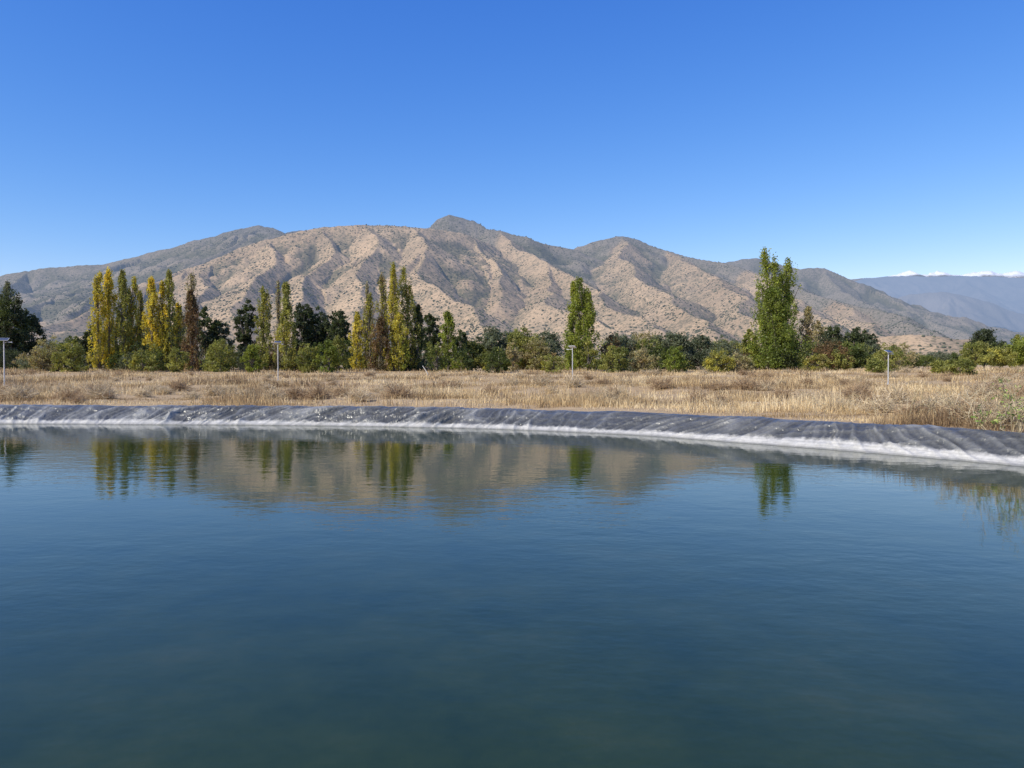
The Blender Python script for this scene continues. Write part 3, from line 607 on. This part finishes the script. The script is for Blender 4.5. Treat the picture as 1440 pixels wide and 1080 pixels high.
for i, (px, _, D) in enumerate(spots):
    x = (px - 720) / F * D
    if inside(np.array([x]), np.array([D]))[0] or pond_dist([x], [D])[0] < 2.4: continue
    o = obj("dry_bush", bm[i % 6]); s = r2.uniform(.5, 1.05) if i < n0 else r2.uniform(.4, 1.0)
    o.location = (x, D, float(gh(np.array([x]), np.array([D]))[0])); o.scale = (s * 1.1, s * 1.1, s); o.rotation_euler[2] = r2.random() * 6
    o["label"] = "dry brown tumbleweed bush in the straw field"; o["category"] = "bush"; o["group"] = "dry bushes in the field"

# tall weeds on the bank: branching stalks
def weed_mesh(h, w, n, leafy, rg):
    V = []; Fq = []; Cc = []; st = [0]
    def strip(p, q, x0, x1, c):
        s = np.cross(q - p, rg.normal(size=3)); s /= np.linalg.norm(s) + 1e-6; o = st[0]
        V.extend([p - s * x0, p + s * x0, q + s * x1, q - s * x1]); Fq.append((o, o + 1, o + 2, o + 3)); Cc.extend([c] * 4); st[0] += 4
    for i in range(n):
        a = rg.random() * 6.28; r = w / 2 * rg.random() ** .6; hh = h * rg.uniform(.45, 1.0)
        top = np.array([math.cos(a) * r, math.sin(a) * r, hh]); b0 = np.array([math.cos(a) * r * .2, math.sin(a) * r * .2, -.05])
        mid = (top + b0) * .5 + rg.normal(0, .08, 3)
        c = np.array([(.54, .45, .28), (.66, .56, .37), (.38, .31, .18)][rg.integers(3)])
        strip(b0, mid, .012, .010, c); strip(mid, top, .010, .005, c)
        for s in range(6):
            t = rg.uniform(.35, .95); b = (b0 * (1 - 2 * t) + mid * 2 * t) if t < .5 else (mid * (2 - 2 * t) + top * (2 * t - 1))
            ba = rg.random() * 6.28; L_ = hh * rg.uniform(.12, .34)
            e = b + np.array([math.cos(ba) * .75, math.sin(ba) * .75, .65]) * L_
            strip(b, e, .006, .003, c)
            for q in range(4):
                u = rg.uniform(.3, 1); pb = b * (1 - u) + e * u; dd = rg.normal(size=3); dd[2] = abs(dd[2]) * .5; dd *= rg.uniform(.04, .10) / np.linalg.norm(dd)
                lf_ = leafy and rg.random() < .55
                sd = np.cross(dd, rg.normal(size=3)); sd *= (.03 if lf_ else .009) / (np.linalg.norm(sd) + 1e-6); o = st[0]
                V.extend([pb, pb + dd * .5 + sd, pb + dd * (1.4 if lf_ else 1), pb + dd * .5 - sd]); Fq.append((o, o + 1, o + 2, o + 3)); st[0] += 4
                Cc.extend([np.array([(.22, .32, .08), (.32, .40, .11), (.44, .44, .18)][rg.integers(3)]) if lf_ else c * 1.1] * 4)
    return make_mesh("weed_plant", np.array(V), np.array(Fq), cols=np.array(Cc))
for k, (px, D, h, w, n, lf) in enumerate([(1396, 21.8, .9, 1.5, 7, True), (1428, 21.0, 1.3, 1.4, 7, True), (1370, 23, 1.25, 1.5, 7, False), (1439, 20.8, 2.0, 1.2, 5, True), (1410, 22, 1.8, 1.3, 4, True), (1350, 23.8, 1.3, 1.5, 7, False), (1320, 25, 1.15, 1.3, 6, False), (1460, 20.3, 1.9, 1.3, 7, True), (1490, 20, 1.8, 1.3, 8, True), (1384, 22.2, 1.9, 1.2, 4, False), (1275, 27, 1.1, 1.2, 6, False), (1235, 28, 1.0, 1.2, 6, False), (1298, 26.2, 1.35, 1.2, 5, False), (1150, 30, .9, 1.0, 6, False), (1335, 24.4, 1.7, .9, 3, False), (1200, 29, .95, 1.1, 6, False)]):
    x = (px - 720) / F * D; rg = np.random.default_rng(500 + k)
    o = obj("weed_plant", weed_mesh(h, w, n, lf, rg), STRAW); o.location = (x, D, float(gh(np.array([x]), np.array([D]))[0]))
    o["label"] = "straggly weed clump with pale green leaves on the pond bank" if lf else "tall thin dry weed stalks on the pond bank"; o["category"] = "weed"; o["group"] = "weeds on the pond bank"

# ------------------------------------------------------------ solar street lamps
def box(sx, sy, sz, c=(0, 0, 0)):
    v = np.array([(x, y, z) for x in (-.5, .5) for y in (-.5, .5) for z in (-.5, .5)]) * [sx, sy, sz] + c
    f = np.array([(0, 1, 3, 2), (4, 6, 7, 5), (0, 4, 5, 1), (2, 3, 7, 6), (0, 2, 6, 4), (1, 5, 7, 3)]); return v, f
MP = plain("galvanised_pole", (.52, .52, .51), .5, .2); MPAN = plain("solar_cell_glass", (.06, .07, .10), .2); MFR = plain("lamp_housing", (.55, .56, .57), .4)
def lamp(px, D, top, yaw, tilt):
    x = (px - 720) / F * D; zg = float(gh(np.array([x]), np.array([D]))[0]); H = CH + (HY - top) / F * D - zg
    e = bpy.data.objects.new("solar_street_lamp", None); COL.objects.link(e); e.location = (x, D, zg); e.rotation_euler[2] = yaw
    e["label"] = "pale metal pole lamp with tilted solar panel in dry grass"; e["category"] = "street lamp"; e["group"] = "solar lamps around the pond"
    v, f = join([tube([(0, 0, -.2), (0, 0, H - .12)], [.05, .04], 12), tube([(0, 0, 0), (0, 0, .03)], [.14, .14], 12), tube([(0, 0, .03), (0, 0, .18)], [.08, .06], 12)])
    obj("pole", make_mesh("pole", v, f, smooth=True), MP, e)
    v, f = join([tube([(0, 0, H - .35), (.2, 0, H - .28), (.38, 0, H - .27)], [.02, .018, .016], 8)])
    obj("arm", make_mesh("arm", v, f, smooth=True), MP, e)
    v, f = join([box(.28, .14, .05, (.46, 0, H - .28)), box(.22, .10, .02, (.46, 0, H - .316))])
    obj("lamp_head", make_mesh("lamp_head", v, f), MFR, e)
    c, s = math.cos(tilt), math.sin(tilt)
    def rot(v): return np.stack([v[:, 0], v[:, 1] * c - v[:, 2] * s, v[:, 1] * s + v[:, 2] * c], 1) + [0, 0, H - .06]
    v, f = box(.68, .42, .03); obj("panel_frame", make_mesh("panel_frame", rot(v), f), MFR, e)
    v, f = box(.63, .37, .006, (0, 0, .02)); obj("solar_panel", make_mesh("solar_panel", rot(v), f), MPAN, e)
lamp(1249, 66, 493, .5, .5); lamp(805, 72, 487, 2.6, .45); lamp(391, 84, 480, .3, .45); lamp(6, 60, 476, .2, .5)
x = (603 - 720) / F * 110; zg = float(gh(np.array([x]), np.array([110.]))[0])
v, f = tube([(0, 0, -.2), (-.5, 0, .7), (-.9, .1, 1.25)], [.07, .06, .05], 8)
o = obj("wooden_stake", make_mesh("wooden_stake", v, f, smooth=True), plain("weathered_wood", (.55, .52, .47), .9)); o.location = (x, 110, zg)
o["label"] = "pale weathered leaning stake at the edge of the field"; o["category"] = "stake"

# ------------------------------------------------------------ light, sky, camera
sd = Vector((-.80, -.58, 0)).normalized(); el = math.radians(41)
sdir = Vector((sd.x * math.cos(el), sd.y * math.cos(el), math.sin(el)))
sun = bpy.data.lights.new("sun", 'SUN'); sun.energy = 5.0; sun.angle = math.radians(.53); sun.color = (1, .94, .82)
so = bpy.data.objects.new("sun", sun); COL.objects.link(so); so.rotation_euler = sdir.to_track_quat('Z', 'Y').to_euler(); so.location = (-50, -30, 60)
w = bpy.data.worlds.new("World"); scene.world = w; w.use_nodes = True; nt = w.node_tree; nt.nodes.clear()
sky = nt.nodes.new('ShaderNodeTexSky'); sky.sky_type = 'NISHITA'; sky.sun_disc = False; sky.sun_elevation = el; sky.sun_rotation = math.atan2(sd.x, sd.y) % (2 * math.pi)
sky.altitude = 700; sky.air_density = 1.0; sky.dust_density = .3; sky.ozone_density = 3.0
hs = nt.nodes.new('ShaderNodeHueSaturation'); hs.inputs['Saturation'].default_value = 1.1; hs.inputs['Hue'].default_value = .513; hs.inputs['Value'].default_value = .235; L(nt, sky.outputs[0], hs.inputs['Color'])
sep = nt.nodes.new('ShaderNodeSeparateColor'); L(nt, hs.outputs[0], sep.inputs[0]); cmb = nt.nodes.new('ShaderNodeCombineColor')
for i, (gma, scl) in enumerate([(1.50, .76), (1.02, .65), (.58, .82)]):
    L(nt, mth(nt, 'MULTIPLY', mth(nt, 'POWER', sep.outputs[i], gma), scl / .15), cmb.inputs[i])
bg = nt.nodes.new('ShaderNodeBackground'); bg.inputs[1].default_value = .15; L(nt, cmb.outputs[0], bg.inputs[0])
wo = nt.nodes.new('ShaderNodeOutputWorld'); L(nt, bg.outputs[0], wo.inputs[0])
cam = bpy.data.cameras.new("camera"); cam.lens = 27.0; cam.sensor_width = 36; cam.clip_start = .1; cam.clip_end = 80000
co = bpy.data.objects.new("camera", cam); COL.objects.link(co); co.location = (0, 0, CH); co.rotation_euler = (math.radians(90 - 1.22), 0, 0); scene.camera = co
scene.view_settings.view_transform = 'Standard'; scene.view_settings.look = 'None'; scene.view_settings.exposure = 0; scene.view_settings.gamma = 1
